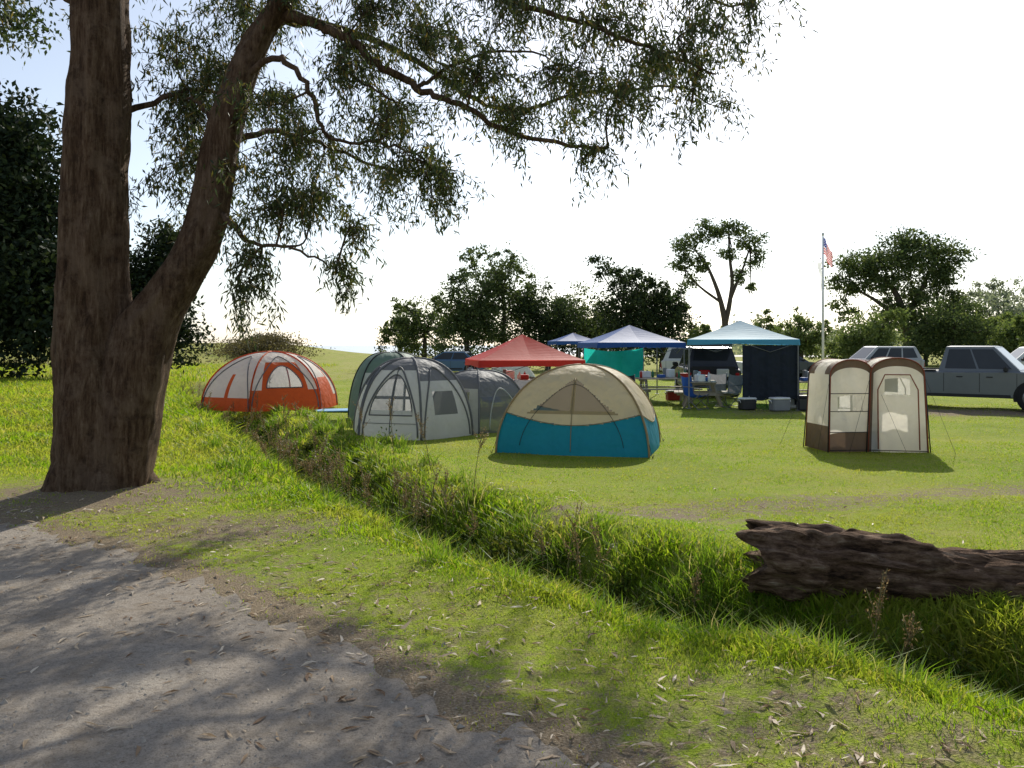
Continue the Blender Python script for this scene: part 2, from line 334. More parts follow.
def log(mb,A,Bp,ra,rb,seed,n=110,m=170):
    A=np.array(A);Bp=np.array(Bp); ax=unit(Bp-A); u=unit(np.cross(ax,(0,0,1.)));w=np.cross(u,ax); vs=[];fs=[]
    L=np.linalg.norm(Bp-A)
    for i in range(m):
        t=i/(m-1); r=ra+(rb-ra)*t; r*=1+.07*math.sin(t*9+seed)
        for k in range(n):
            a=2*math.pi*k/n; q=k/n
            n1_=vn(t*L*1.6+seed*9,q*8,8)-.5; n2_=vn(t*L*4+seed*5,q*26,26)-.5; n3_=vn(t*L*12+3,q*52,52)-.5
            rr=r*(1+.30*n1_+.26*n2_+.10*n3_)
            pv=vn(t*L*2.1+7+seed,q*7,7)
            rr-=r*.17*min(1,max(0,(pv-.5)*14))
            end=(vn(seed,q*20,20)-.5)*.30*max(0,1-min(t,1-t)*16)
            vs.append(A+ax*(t*L+end)+u*math.cos(a)*rr+w*math.sin(a)*rr*.92)
    for i in range(m-1):
        for k in range(n): fs.append((i*n+k,i*n+(k+1)%n,(i+1)*n+(k+1)%n,(i+1)*n+k))
    c0=len(vs); vs.append(A+ax*.14); vs.append(Bp-ax*.1)
    for k in range(n): fs.append((c0,(k+1)%n,k)); fs.append((c0+1,(m-1)*n+k,(m-1)*n+(k+1)%n))
    mb.add([v-np.array([3.2,5.9,.1]) for v in vs],fs,0,False)
mb=MB(); log(mb,(1.90,6.62,.17),(4.9,5.35,-.02),.33,.20,1.); log(mb,(3.0,6.8,.10),(5.6,6.15,.06),.13,.16,3.,52,100)
mb.build('fallen_log',[mlog],(3.2,5.9,.1))
# ---------------------------------------------------------------- foreground eucalyptus
mbark=bpy.data.materials.new('eucalyptus_bark'); nt=nodes(mbark)
g=nt.nodes.new('ShaderNodeNewGeometry'); mp=nt.nodes.new('ShaderNodeMapping'); mp.inputs['Scale'].default_value=(10,10,1.3); nt.links.new(g.outputs['Position'],mp.inputs[0])
f=noise(nt,1.5,10,mp.outputs[0],.8); f2=noise(nt,2.2,7,None,.75)
c=ramp(nt,f,[(.34,(.03,.017,.010)),(.48,(.12,.070,.040)),(.58,(.22,.145,.09)),(.74,(.40,.30,.21))])
c=mixc(nt,mathn(nt,'MULTIPLY',ramp(nt,f2,[(.48,0.),(.58,1.)]),.45),c,(.28,.195,.13))
c=mixc(nt,mathn(nt,'MULTIPLY',ramp(nt,noise(nt,5,6,None,.7),[(.55,0.),(.65,1.)]),.55),c,(.05,.03,.02))
out(nt,pbsdf(nt,c,.9,0,bump(nt,mathn(nt,'ADD',f,mathn(nt,'MULTIPLY',f2,.7)),1.,.12),.12).outputs[0])
tree=bpy.data.objects.new('eucalyptus_tree',None); link(tree)
mb=MB()
def trunk(P,n=36,seed=0.,root=False,amp=.07):
    Q=smoothpts([p for p in P],14); vs=[];fs=[];c=[np.array(q) for q in Q]
    for i,q in enumerate(c):
        x,y,z,r=q
        for k in range(n):
            a=2*math.pi*k/n
            rr=r*(1+amp*math.sin(3*a+seed+z*.5)+amp*.6*math.sin(7*a+seed*2+z*.7)+.20*(vn(z*1.3+seed*7,k/n*9,9)-.5)+.10*(vn(z*4+seed,k/n*20,20)-.5)+random.uniform(-.01,.01))
            if root: rr+=max(0,.4-z)*.32*max(0,math.sin(5*a+seed))+max(0,.35-z)*.12
            vs.append((x+math.cos(a)*rr,y+math.sin(a)*rr,z))
    m=len(c)
    for i in range(m-1):
        for k in range(n): fs.append((i*n+k,i*n+(k+1)%n,(i+1)*n+(k+1)%n,(i+1)*n+k))
    mb.add(vs,fs,0,True)
ty=10.7
trunk([(-5.15,ty,-.15,.58),(-5.17,ty,.3,.53),(-5.18,ty,1.1,.49),(-5.25,ty,2.0,.43),(-5.25,ty,3.0,.39),(-5.21,ty,4.26,.365),(-5.17,ty,5.5,.34),(-5.1,ty,8,.29),(-4.9,ty,11,.15),(-4.8,ty,12.5,.05)],64,1.,True)
trunk([(-4.97,ty-.05,-.1,.38),(-4.88,ty-.05,.5,.39),(-4.78,ty-.05,1.15,.41),(-4.56,ty-.05,2.0,.36),(-4.2,ty-.08,2.55,.30),(-3.89,ty-.1,3.06,.26),(-3.73,ty-.1,3.63,.235),(-3.62,ty-.1,4.3,.22),(-3.43,ty-.1,5.0,.195),(-3.15,ty-.1,5.64,.17),(-2.8,ty-.1,6.2,.145),(-2.4,ty-.1,7.2,.11),(-1.9,ty-.2,8.4,.06)],44,2.5,False,.05)
skel=[]
def branch(P,r0,r1,n=8):
    Q=smoothpts(P,6); m=len(Q); Q=[q+np.array([random.uniform(-1,1),random.uniform(-1,1),random.uniform(-1,1)])*.028*(i>0) for i,q in enumerate(Q)]
    mb.tube([tuple(q) for q in Q],[r0+(r1-r0)*(i/(m-1))**.8 for i in range(m)],n,0,True,.06); skel.extend(Q)
branch([(-3.15,10.6,5.64),(-2.8,10.6,5.9),(-2.42,10.5,5.76),(-2.04,10.5,5.58),(-1.66,10.4,5.26),(-1.16,10.4,4.95),(-.72,10.3,4.76),(-.15,10.3,4.45),(.48,10.2,4.23),(1.17,10.2,4.17)],.085,.018)
branch([(-3.43,10.6,5.0),(-2.98,10.4,5.3),(-2.6,10.2,5.12),(-2.36,10.2,4.7),(-2.2,10.2,4.3),(-1.6,10.1,4.2),(-1.0,10.1,4.05)],.05,.012)
branch([(-3.72,10.6,3.5),(-3.36,10.3,3.22),(-3.05,10.2,3.0),(-2.6,10.1,2.95),(-2.1,10.1,2.7)],.045,.010)
branch([(-2.6,10.6,6.7),(-1.8,10.6,6.75),(-.8,10.5,6.3),(.6,10.5,5.85),(1.7,10.4,5.42),(2.5,10.4,5.1)],.075,.012)
branch([(-2.4,10.6,7.2),(-1.2,10.9,7.6),(0.4,11,7.3),(1.6,11,6.7),(2.8,11,6.2)],.08,.015)
branch([(-3.15,10.6,5.64),(-3.0,11.3,6.1),(-2.2,12,6.2),(-1.2,12.3,5.8),(-.2,12.6,5.3),(1.2,12.8,5.6),(2.6,12.8,5.7)],.08,.015)
branch([(-3.62,10.6,4.3),(-3.2,11.6,4.7),(-2.6,12.6,4.7),(-1.8,13.2,4.5),(-.9,13.6,4.6)],.05,.012)
branch([(-5.2,10.7,4.6),(-4.7,11.2,5.0),(-4.3,11.6,5.3),(-3.9,11.9,5.2)],.05,.02)
branch([(-5.2,10.7,5.9),(-5.9,10.9,6.4),(-6.6,11.1,6.5),(-7.3,11.1,6.1)],.09,.02)
branch([(-3.62,10.6,4.4),(-4.0,10.9,4.9),(-4.3,11.1,5.0)],.04,.015)
branch([(-1.16,10.4,4.95),(-.7,10.6,5.3),(0,10.7,5.5),(.7,10.7,5.3)],.03,.010)
branch([(-2.04,10.5,5.58),(-2.0,10.2,5.1),(-1.6,10.,4.8),(-1.2,9.9,4.5)],.025,.008)
S=np.array(skel)
CL=[(-4.5,11.4,5.8,.55,20),(-3.9,11.5,5.3,.6,22),(-4.2,11.5,4.6,.55,20),(-4.5,11.5,5.0,.5,16),(-4.3,12.5,5.6,.8,26),(-4.6,12.5,4.4,.6,20),(-4.4,12.3,3.6,.45,14),(-3.6,12.3,6.2,.6,18),(-2.7,10.4,6.1,.5,18),(-3.0,10.3,4.5,.5,20),(-2.7,10.2,3.95,.5,20),
(-2.8,10.2,3.3,.5,20),(-2.4,10.2,3.6,.4,14),(-2.05,10.1,2.6,.22,9),(-3.1,10.2,2.75,.25,10),(-3.25,10.2,2.3,.28,9),(-1.2,10.1,3.85,.5,17),(-.8,10.1,3.65,.3,10),(-1.5,10.2,4.4,.55,20),
(-1.0,10.5,5.5,.6,24),(0,10.5,5.9,.65,27),(1.05,10.5,5.55,.6,25),(1.8,10.4,5.1,.5,19),(2.3,10.4,5.5,.5,14),(.6,10.4,4.95,.55,21),(1.3,10.3,4.65,.45,17),(2.2,10.4,4.65,.25,7),(-.4,10.3,4.9,.5,19),
(-1.7,10.6,5.9,.6,24),(-2.1,10.3,5.0,.5,18),(.1,10.3,4.5,.3,9),(-.4,11,6.6,.7,20),(1.0,11,6.4,.7,24),(2.3,11,6.0,.65,18),(-1.6,11,7.2,.8,9),(-3.2,11,7.3,.8,9),(-.9,12.2,5.5,.6,18),(-2.2,12,5.7,.6,20),
(-6.8,11,6.2,.6,8),(-5.8,11,7.0,.8,9),(-3.4,10.8,3.9,.4,12),(-3.6,11.2,6.0,.5,16),(.9,10.2,4.0,.25,7),(-.1,12.3,5.1,.45,11),(-1.9,10.1,3.1,.25,6),(3.0,10.9,6.0,.45,10),(-4.4,11.2,4.0,.45,12),
(.9,12.7,5.5,.6,14),(2.0,12.8,5.8,.7,15),(2.9,12.8,5.9,.6,10),(-2.7,12.6,4.5,.55,14),(-1.9,13.2,4.3,.55,14),(-1.1,13.5,4.4,.5,12),(-2.9,12.4,3.8,.45,11),(-3.3,12.6,5.2,.6,17),(-1.7,13,5.2,.6,12),(3.2,12.6,5.2,.25,3),(.3,11.5,6.4,.6,14),(-1.3,11.4,6.4,.6,16),(1.7,10.7,6.1,.5,14)]
LC=[];LD=[]
for cx,cy,cz,cr,nt_ in CL:
    c=np.array([cx,cy,cz]); d=np.linalg.norm(S-c,axis=1); s=S[np.argmin(d)]
    mid=(s+c)/2+rng.normal(size=3)*.12+np.array([0,0,.12]); limb=smoothpts([s,mid,c+np.array([0,0,cr*.4])],5); mb.tube([tuple(q) for q in limb],[.016-.009*i/(len(limb)-1) for i in range(len(limb))],5)
    for k in range(nt_):
        st=limb[rng.integers(len(limb)//2,len(limb))]; tgt=c+unit(rng.normal(size=3))*cr*rng.uniform(.4,1.25)*np.array([1.25,1.4,.95])
        e=tgt+np.array([rng.normal()*.1,0,-rng.uniform(.05,.38)]); tw=smoothpts([st,(st+tgt)/2+np.array([0,0,.08]),tgt,e],5); mb.tube([tuple(q) for q in tw],[.006-.0042*i/(len(tw)-1) for i in range(len(tw))],4)
        tw=np.array(tw); m=rng.integers(36,80)
        ii=rng.uniform(2,len(tw)-1.001,m); i0=ii.astype(int); f=(ii-i0)[:,None]; p=tw[i0]*(1-f)+tw[i0+1]*f
        LC.append(p+rng.normal(size=(m,3))*.06); LD.append(rng.normal(size=(m,3))*.65+np.array([0.05,0,-1.]))
LC=np.concatenate(LC);LD=np.concatenate(LD); n=len(LC)
o=mb.build('trunk_and_limbs',[mbark]); o.parent=tree
V,F=leaf_arrays(LC,LD,rng.uniform(.07,.15,n),rng.uniform(.016,.028,n))
o=np_mesh('leaves',V,F,[LEAF('eucleaf',[(0,(.03,.045,.018)),(.5,(.06,.085,.028)),(.85,(.12,.135,.045)),(1,(.26,.18,.07))],.4,(1,1,.5),.4)]); o.parent=tree
# ---------------------------------------------------------------- background trees
mfb=M('bark_far',(.09,.07,.055),.9)
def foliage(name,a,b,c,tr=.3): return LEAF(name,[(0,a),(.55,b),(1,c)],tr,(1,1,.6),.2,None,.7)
f_dark=foliage('fol_dark',(.024,.04,.02),(.045,.07,.03),(.09,.12,.04),.35)
f_blk=foliage('fol_cypress',(.012,.022,.012),(.022,.038,.017),(.05,.065,.024),.2)
f_mid=foliage('fol_mid',(.055,.085,.038),(.09,.13,.05),(.17,.2,.075),.45)
f_light=foliage('fol_light',(.10,.145,.05),(.155,.21,.07),(.23,.27,.10),.45)
f_haze=foliage('fol_haze_tint',(.19,.22,.18),(.25,.29,.23),(.32,.36,.28),.45)  # distance haze mixed into the leaf colour: paler and greyer
def btree(name,x,y,lobes,leaf,mat,n,trunks=None,clr=.22,gap=.35,flat=1.):
    e=bpy.data.objects.new(name,None); link(e); mb=MB(); z0=float(H(x,y)); C=[]
    for tr in (trunks or [[(0,0,0,.25),(0,0,lobes[0][2]*.6,.15)]]):
        Q=smoothpts([(x+p[0],y+p[1],z0+p[2],p[3]) for p in tr],4); mb.tube([tuple(q[:3]) for q in Q],[q[3] for q in Q],7,0,True,.08)
    tp=np.array([(x+tr[-1][0],y+tr[-1][1],z0+tr[-1][2]) for tr in (trunks or [[(0,0,lobes[0][2]*.4,0)]])])
    vol=np.array([l[3]*l[4]*l[5] for l in lobes])**.72; vol/=vol.sum()
    for l,vv in zip(lobes,vol):
        c=np.array([x+l[0],y+l[1],z0+l[2]]); rad=np.array(l[3:6]); k=max(5,int(n*vv/45))
        s=tp[np.argmin(np.linalg.norm(tp-c,axis=1))]; mb.tube([tuple(s),tuple((s+c)/2+rng.normal(size=3)*.2),tuple(c)],[.09,.06,.03],5)
        sub=c+unit(rng.normal(size=(k,3)))*rad*(rng.uniform(gap,1.1,(k,1)))
        for q in sub:
            m=int(rng.uniform(22,68)); rr=rad.mean()*clr*rng.uniform(.5,1.5)
            C.append(q+rng.normal(size=(m,3))*rr*np.array([1,1,.62*flat]))
    C=np.concatenate(C); C[:,2]=np.maximum(C[:,2],z0+.1); m=len(C); V,F=leaf_arrays(C,rng.normal(size=(m,3)),rng.uniform(.6,1.4,m)*leaf,rng.uniform(.35,.75,m)*leaf)
    o=mb.build('trunk',[mfb]); o.parent=e; o=np_mesh('foliage',V,F,[mat]); o.parent=e; return e
btree('cypress_tree',-27.3,44,[(0,0,7.5,4.2,4,6),(1.2,0,11.8,3.2,3,3.3),(-3,1,12,3.5,3,4),(2.6,-1,4.5,2.8,3,3.6),(-5,0,6,4,4,6),(3.1,0,8.6,1.6,1.6,2.4),(.5,-1,3,3,2,3),(1,-1,9,3,2,3),(3.6,0,5,1.6,1.6,4)],.34,f_blk,66000,[[(0,0,0,.5),(0,0,9,.25)]],.2,.1)
btree('cypress_tree',-20.8,50,[(0,0,5.0,1.8,1.8,3.6),(.6,0,7.4,1.2,1.2,2.0),(-1.2,0,4,2,1.8,3.4),(1.4,0,2.2,1.3,1.2,1.8)],.28,f_blk,14000,[[(0,0,0,.3),(0,0,7,.12)]],.22,.2)
btree('cypress_tree',-37,46,[(0,0,8,6,4,7),(0,0,15,4,4,4)],.5,f_blk,20000,None,.2,.1)
btree('pine_bough_tree',-10.9,17,[(0,0,8.9,1.6,1.5,.7),(.9,0,8.2,.8,.8,.4),(-1.2,0,6.2,1.0,1.,.4)],.12,f_dark,3500,[[(-2.6,0,0,.3),(-2.4,0,5,.24),(-1.6,0,9,.1)]],.25,.2)
def T(name,u,y,top,wid,mat=f_mid,n=6000,leaf=.3):
    x=(u-512)*y/850.; h=top; r=wid/2
    L=[(0,0,h*.56,r*.75,r*.8,h*.34),(-r*.45,0,h*.40,r*.6,r*.6,h*.33),(r*.5,0,h*.38,r*.6,r*.6,h*.33)]
    for k in range(8): L.append((random.uniform(-.9,.9)*r,random.uniform(-.5,.5)*r,h*random.uniform(.38,.9),r*random.uniform(.18,.38),r*.35,h*random.uniform(.06,.16)))
    return btree(name,x,y,L,leaf,mat,int(n*1.4),[[(0,0,0,.22),(.1,0,h*.5,.12)]],.2,.35)
T('broadleaf_tree',424,62,5.6,4.2,f_mid,5000,.21)
T('broadleaf_tree',400,66,5.2,2.8,f_mid,2500,.21)
T('broadleaf_tree',466,58,7.2,4.6,f_mid,7000,.22)
T('broadleaf_tree',503,60,9.2,5.2,f_mid,9000,.22)
T('broadleaf_tree',548,60,6.9,4.6,f_dark,7000,.22)
T('broadleaf_tree',578,64,6.9,4.2,f_mid,5500,.22)
T('broadleaf_tree',628,58,7.9,4.6,f_dark,8500,.22)
T('broadleaf_tree',662,58,6.6,4.0,f_dark,6500,.22)
T('broadleaf_tree',604,66,5.5,4.0,f_dark,4500,.24)
T('broadleaf_tree',700,78,4.2,3.0,f_light,2500,.26)
btree('tall_eucalyptus_tree',18.1,75,[(-2.6,0,10.4,1.4,1.3,1.3),(-1.0,0,11.8,1.3,1.3,1.0),(1.1,0,12.0,1.5,1.3,.9),(2.9,0,10.9,1.2,1.2,.9),(3.4,0,9.4,1.0,1,.9),(-3.2,0,8.8,.9,.9,.8),(-1.6,0,8.8,1.0,1,.8),(1.0,0,9.9,.9,.9,.7),(2.1,0,8.0,.9,.8,.7),(-2.4,0,7.4,.8,.8,.6),(2.9,0,7.0,.6,.6,.4)],.26,f_mid,7500,
 [[(.9,0,0,.34),(.7,0,3.5,.28),(.2,0,6,.2),(-.8,0,8.6,.13),(-2,0,10.2,.06)],[(.7,0,3.5,.24),(1.3,0,7,.18),(1.1,0,9.5,.12),(1.0,0,11.6,.06)],[(1.2,0,6,.16),(2.2,0,8.4,.1),(2.9,0,10.4,.05)],[(.3,0,5.6,.14),(-1.6,0,7,.09),(-2.9,0,8.6,.05)]],.3,.3)
btree('spreading_cypress_tree',36.5,80,[(0,0,9.6,3.4,3,1.6),(-3.6,0,9.3,2.6,2.4,1.3),(3.4,0,10.4,2.6,2.4,1.4),(.6,0,11.6,2.2,2,1.0),(4.3,0,8.4,1.9,1.8,1.2),(-5.2,0,7.4,1.7,1.5,.9),(-2.2,0,7.4,2.4,2,1.1),(2.2,0,7.0,2.6,2,1.5),(5.2,0,5.6,1.9,1.5,1.4),(3.6,0,4.0,2.6,2,2.0),(-5.4,0,5.2,1.4,1.1,.9),(0,0,4.6,2.6,2,1.8)],.3,f_mid,26000,
 [[(1,0,0,.5),(.4,0,4,.4),(-.6,0,7,.25),(-3,0,9,.1)],[(.4,0,4,.3),(2.2,0,7.5,.2),(3.3,0,10,.08)],[(.4,0,4,.25),(-2.6,0,6.2,.15),(-4.8,0,7.3,.07)]],.24,.3,.8)
T('broadleaf_tree',762,90,6.0,4.0,f_light,2500,.28)
T('shrub',800,60,4.3,3.6,f_light,4500,.2)
T('shrub',775,66,3.2,2.8,f_light,2500,.2)
T('shrub',868,56,4.4,4.2,f_light,6500,.2)
T('shrub',842,60,3.2,2.4,f_light,2500,.2)
T('broadleaf_tree',952,68,6.4,5.2,f_mid,6000,.23)
T('broadleaf_tree',925,72,4.4,4.0,f_mid,4000,.25)
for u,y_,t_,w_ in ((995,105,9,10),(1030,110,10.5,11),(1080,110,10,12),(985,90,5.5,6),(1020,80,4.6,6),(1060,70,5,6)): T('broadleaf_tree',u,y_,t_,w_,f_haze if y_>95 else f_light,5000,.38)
C=[]
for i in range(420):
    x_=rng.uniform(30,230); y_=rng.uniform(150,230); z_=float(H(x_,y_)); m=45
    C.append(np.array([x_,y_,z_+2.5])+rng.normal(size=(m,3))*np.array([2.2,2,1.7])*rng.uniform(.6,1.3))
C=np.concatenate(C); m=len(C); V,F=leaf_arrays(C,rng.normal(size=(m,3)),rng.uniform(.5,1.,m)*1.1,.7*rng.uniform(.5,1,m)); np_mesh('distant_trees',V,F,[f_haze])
C=[]
for i in range(260):
    x_=-25.7+rng.normal()*1.9; y_=88+rng.normal()*2; z_=float(H(x_,y_)); C.append(np.array([x_,y_,z_+.2+1.0*math.exp(-((x_+25)/2.6)**2)])+rng.normal(size=(40,3))*np.array([.6,.6,.35]))
for i in range(420):
    x_=rng.uniform(-75,-28); y_=rng.uniform(66,100); z_=float(H(x_,y_)); C.append(np.array([x_,y_,z_+.2])+rng.normal(size=(26,3))*np.array([1.4,.8,.22]))
C=np.concatenate(C); m=len(C); V,F=leaf_arrays(C,rng.normal(size=(m,3)),rng.uniform(.15,.3,m),.15); np_mesh('dune_brush',V,F,[foliage('fol_brush',(.08,.065,.035),(.13,.11,.06),(.2,.17,.085))])
# ---------------------------------------------------------------- tents
black=M('black_trim',(.02,.02,.022),.6); steel=M('steel_tube',(.45,.45,.46),.35,.8); gpole=M('grey_pole',(.2,.2,.21),.5,.3)
def dome(mb,w,dp,Hh,n,rot,matfn,flat=.3,prof=.62,nth=216,nt_=72,hp=1.):
    def pos(th,t,e=0.):
        a=math.pi/2*t; rr=math.cos(a)**prof if t<1 else 0; seg=2*math.pi/n; loc=(th%seg)-seg/2
        fl=flat+(1-flat)*t**3
        f=fl+(1-fl)*math.cos(seg/2)/math.cos(loc); ph=th+rot
        f*=1-.035*math.cos(loc/seg*math.pi)**2*math.sin(a*2)
        return ((w*rr*f+e)*math.cos(ph),(dp*rr*f+e)*math.sin(ph),Hh*math.sin(a)**hp+e*.5*t)
    vs=[];fs=[];ms=[]
    for j in range(nt_+1):
        for i in range(nth): vs.append(pos(2*math.pi*i/nth,j/nt_))
    for j in range(nt_):
        for i in range(nth):
            th=2*math.pi*(i+.5)/nth; seg=2*math.pi/n; k=int(th/seg); s=((th%seg)-seg/2)/(seg/2); z=math.sin(math.pi/2*(j+.5)/nt_)
            fs.append((j*nth+i,j*nth+(i+1)%nth,(j+1)*nth+(i+1)%nth,(j+1)*nth+i)); ms.append(matfn(k,s,z))
    mb.add(vs,fs,ms,True); return pos
def poles(mb,pos,n,mat,r=.014,ks=None):
    for k in (ks or range(n)): mb.tube([pos(2*math.pi*k/n,t/24,.012) for t in range(24)]+[pos(2*math.pi*k/n,.995,.012)],r,6,mat)
def outline(mb,pos,n,k,pts,mat,r=.01):
    seg=2*math.pi/n; P=[pos(seg*k+seg/2+s*seg/2,math.asin(min(.999,z))/(math.pi/2),.01) for s,z in pts]; mb.tube(P,r,5,mat)
def guys(mb,pos,n,k_list,mat,L=.7,z=.55):
    for k in k_list:
        a=Vector(pos(2*math.pi*k/n,z,.01)); d=Vector((a.x,a.y,0)).normalized(); mb.tube([a,(a.x+d.x*L,a.y+d.y*L,0)],.004,4,mat)
        mb.tube([(a.x+d.x*L,a.y+d.y*L,-.03),(a.x+d.x*(L+.02),a.y+d.y*(L+.02),.05)],.006,4,mat)
beige=FAB('beige_fabric',(.80,.68,.49),.55); teal=FAB('teal_fabric',(.015,.28,.42),.4); netd=MESHF('window_mesh',(.15,.12,.085),.9); tan=FAB('tan_fabric',(.42,.33,.2),.45)
mb=MB()
def wz_(z): return .74*max(0,1-max(0,(z-.46))/.40)**.75
def mf(k,s,z):
    if k==2:
        if .46<z<.86 and abs(s)<wz_(z): return 3 if abs(s)<.035 or abs(z-.48)<.012 else 2
    edge=.34+.13*abs(s)**2
    if z<edge: return 1
    if k in (1,) and .5<z<.8 and abs(s+.1)<.35: return 3
    return 0
pos=dome(mb,1.78,1.62,1.45,4,R(45),mf,.14,.92,hp=1.02)
poles(mb,pos,4,3,.018)
wl=[(-.74,.46)]+[(-wz_(z),z) for z in np.linspace(.46,.86,16)]+[(wz_(z),z) for z in np.linspace(.86,.46,16)]+[(-.74,.46)]
outline(mb,pos,4,2,wl,3,.012); outline(mb,pos,4,2,[(0,z) for z in np.linspace(.05,.86,14)],3,.007)
outline(mb,pos,4,2,[(-.75*math.sin(a),.05+.74*math.cos(a)) for a in np.linspace(1.5,-1.5,30)],4,.005)
for k in range(4): outline(mb,pos,4,k,[(s,.34+.13*abs(s)**2) for s in np.linspace(-1,1,20)],3,.008)
guys(mb,pos,4,range(4),4,.25,.3)
mb.build('dome_tent',[beige,teal,netd,tan,black],(1.24,15.0,.0),R(-14))
lgrey=FAB('light_grey_fabric',(.78,.78,.76),.58); dgrey=FAB('dark_grey_fabric',(.24,.24,.25),.4); netg=MESHF('grey_mesh',(.2,.2,.2),.65); offw=FAB('white_fabric',(.90,.89,.86),.58)
mb=MB()
def mf(k,s,z):
    if k==4:
        if .30<z<.80 and abs(s)<.74*math.sqrt(max(0,1-((z-.30)/.50)**2)): return 1 if abs(s)<.04 or abs(z-.52)<.012 else (2 if z>.36 else 0)
        return 3 if z<.86 else 1
    if k==3: return 3 if z<.66 and abs(s)<.88 else (1 if z>.66 else 0)
    if k==5:
        if .3<z<.60 and abs(s)<.5: return 2
        return 0 if z<.72 else 1
    return 0 if z<.7 else 1
pos=dome(mb,1.28,1.25,1.53,6,R(-2),mf,.2,.78)
poles(mb,pos,6,1,.024)
for k in (3,4,5): outline(mb,pos,6,k,[(-.9*math.cos(a),.03+.86*math.sin(a)) for a in np.linspace(0,math.pi,30)],1,.018)
outline(mb,pos,6,4,[(-.74*math.cos(a),.30+.50*math.sin(a)) for a in np.linspace(0,math.pi,24)]+[(-.74,.30)],1,.013)
outline(mb,pos,6,4,[(0,z) for z in np.linspace(.03,.9,14)],1,.01); outline(mb,pos,6,4,[(s,.2) for s in np.linspace(-.85,.85,10)],1,.007)
outline(mb,pos,6,3,[(s,.66) for s in np.linspace(-1,1,10)],1,.012)
guys(mb,pos,6,(3,4,5),4,.35,.45)
def mf2(k,s,z):
    if k in (3,2): return 2 if abs(s)<.66 and .10<z<.70 else (1 if z>.72 else 0)
    return 1 if z>.6 else 2
v0=len(mb.v); pos2=dome(mb,1.12,1.2,1.25,5,R(0),mf2,.25,.68); poles(mb,pos2,5,1,.02)
for k in (2,3,4): outline(mb,pos2,5,k,[(-.66*math.cos(a),.06+.66*math.sin(a)) for a in np.linspace(0,math.pi,24)],0,.014)
for i in range(v0,len(mb.v)): a,b,c=mb.v[i]; mb.v[i]=(a+1.0,b+1.35,c)
mb.build('family_tent',[lgrey,dgrey,netg,offw,black],(-2.02,17.2,.0),R(-14))
olive=FAB('olive_fabric',(.2,.28,.23),.45); mb=MB()
pos=dome(mb,1.15,1.2,1.62,5,R(20),lambda k,s,z:1 if (k%2 and z<.7) else 0,.25,.68); poles(mb,pos,5,2,.018)
mb.build('family_tent',[olive,lgrey,black],(-2.95,20.8,.0),0)
orange=FAB('orange_fabric',(.66,.12,.03),.5); cream=FAB('cream_fabric',(.86,.82,.78),.58)
mb=MB()
def mf(k,s,z):
    if z>.975: return 2
    if k==4:
        if .36<z<.74 and abs(s)<.58*math.sqrt(max(0,1-((z-.36)/.38)**2)): return 3
        return 0 if (z<.32 or (abs(s)<.74 and z<.80)) else 1
    if z<.2: return 0
    if k==3: return 0 if abs(s-.05)<.08 and z<.6 else 1
    if k==5: return 0 if (s<.45 and z<.52) or abs(s-.5)<.08 else 1
    return 1
pos=dome(mb,1.88,1.6,1.56,6,R(4),mf,.25,.98,hp=.92); poles(mb,pos,6,0,.022)
for k in (3,4,5): outline(mb,pos,6,k,[(-.95*math.cos(a),.03+.88*math.sin(a)) for a in np.linspace(0,math.pi,30)],2,.016)
outline(mb,pos,6,4,[(-.58*math.cos(a),.36+.38*math.sin(a)) for a in np.linspace(0,math.pi,24)]+[(-.58,.36)],2,.015)
guys(mb,pos,6,(3,4,5,0),2,.6,.5)
mb.build('dome_tent',[orange,cream,dgrey,netg],(-6.75,23.9,.05),R(26))
mb=MB(); mb.box((0,0,.04),(1.1,.8,.03),0,0,.01); mb.build('blue_ground_mat',[M('blue_mat',(.2,.4,.6),.8)],(-4.75,23.0,float(H(-4.75,23))+.01),R(15))
mb=MB(); f_gr=FAB('green_fabric',(.10,.28,.18),.4)
pos=dome(mb,1.1,1.1,1.25,4,R(45),lambda k,s,z:1 if z>.55 or k==2 and abs(s)<.25 else 0,.2,.95); poles(mb,pos,4,1,.018); mb.build('dome_tent',[f_gr,lgrey],(-.05,30,.0),R(20))
mb=MB(); pos=dome(mb,1.3,1.3,1.3,5,R(10),lambda k,s,z:0 if z>.4 else 1,.3,.7); poles(mb,pos,5,1,.02); mb.build('dome_tent',[FAB('maroon_fabric',(.28,.04,.04),.4),lgrey],(11.9,29.5,.0),0)
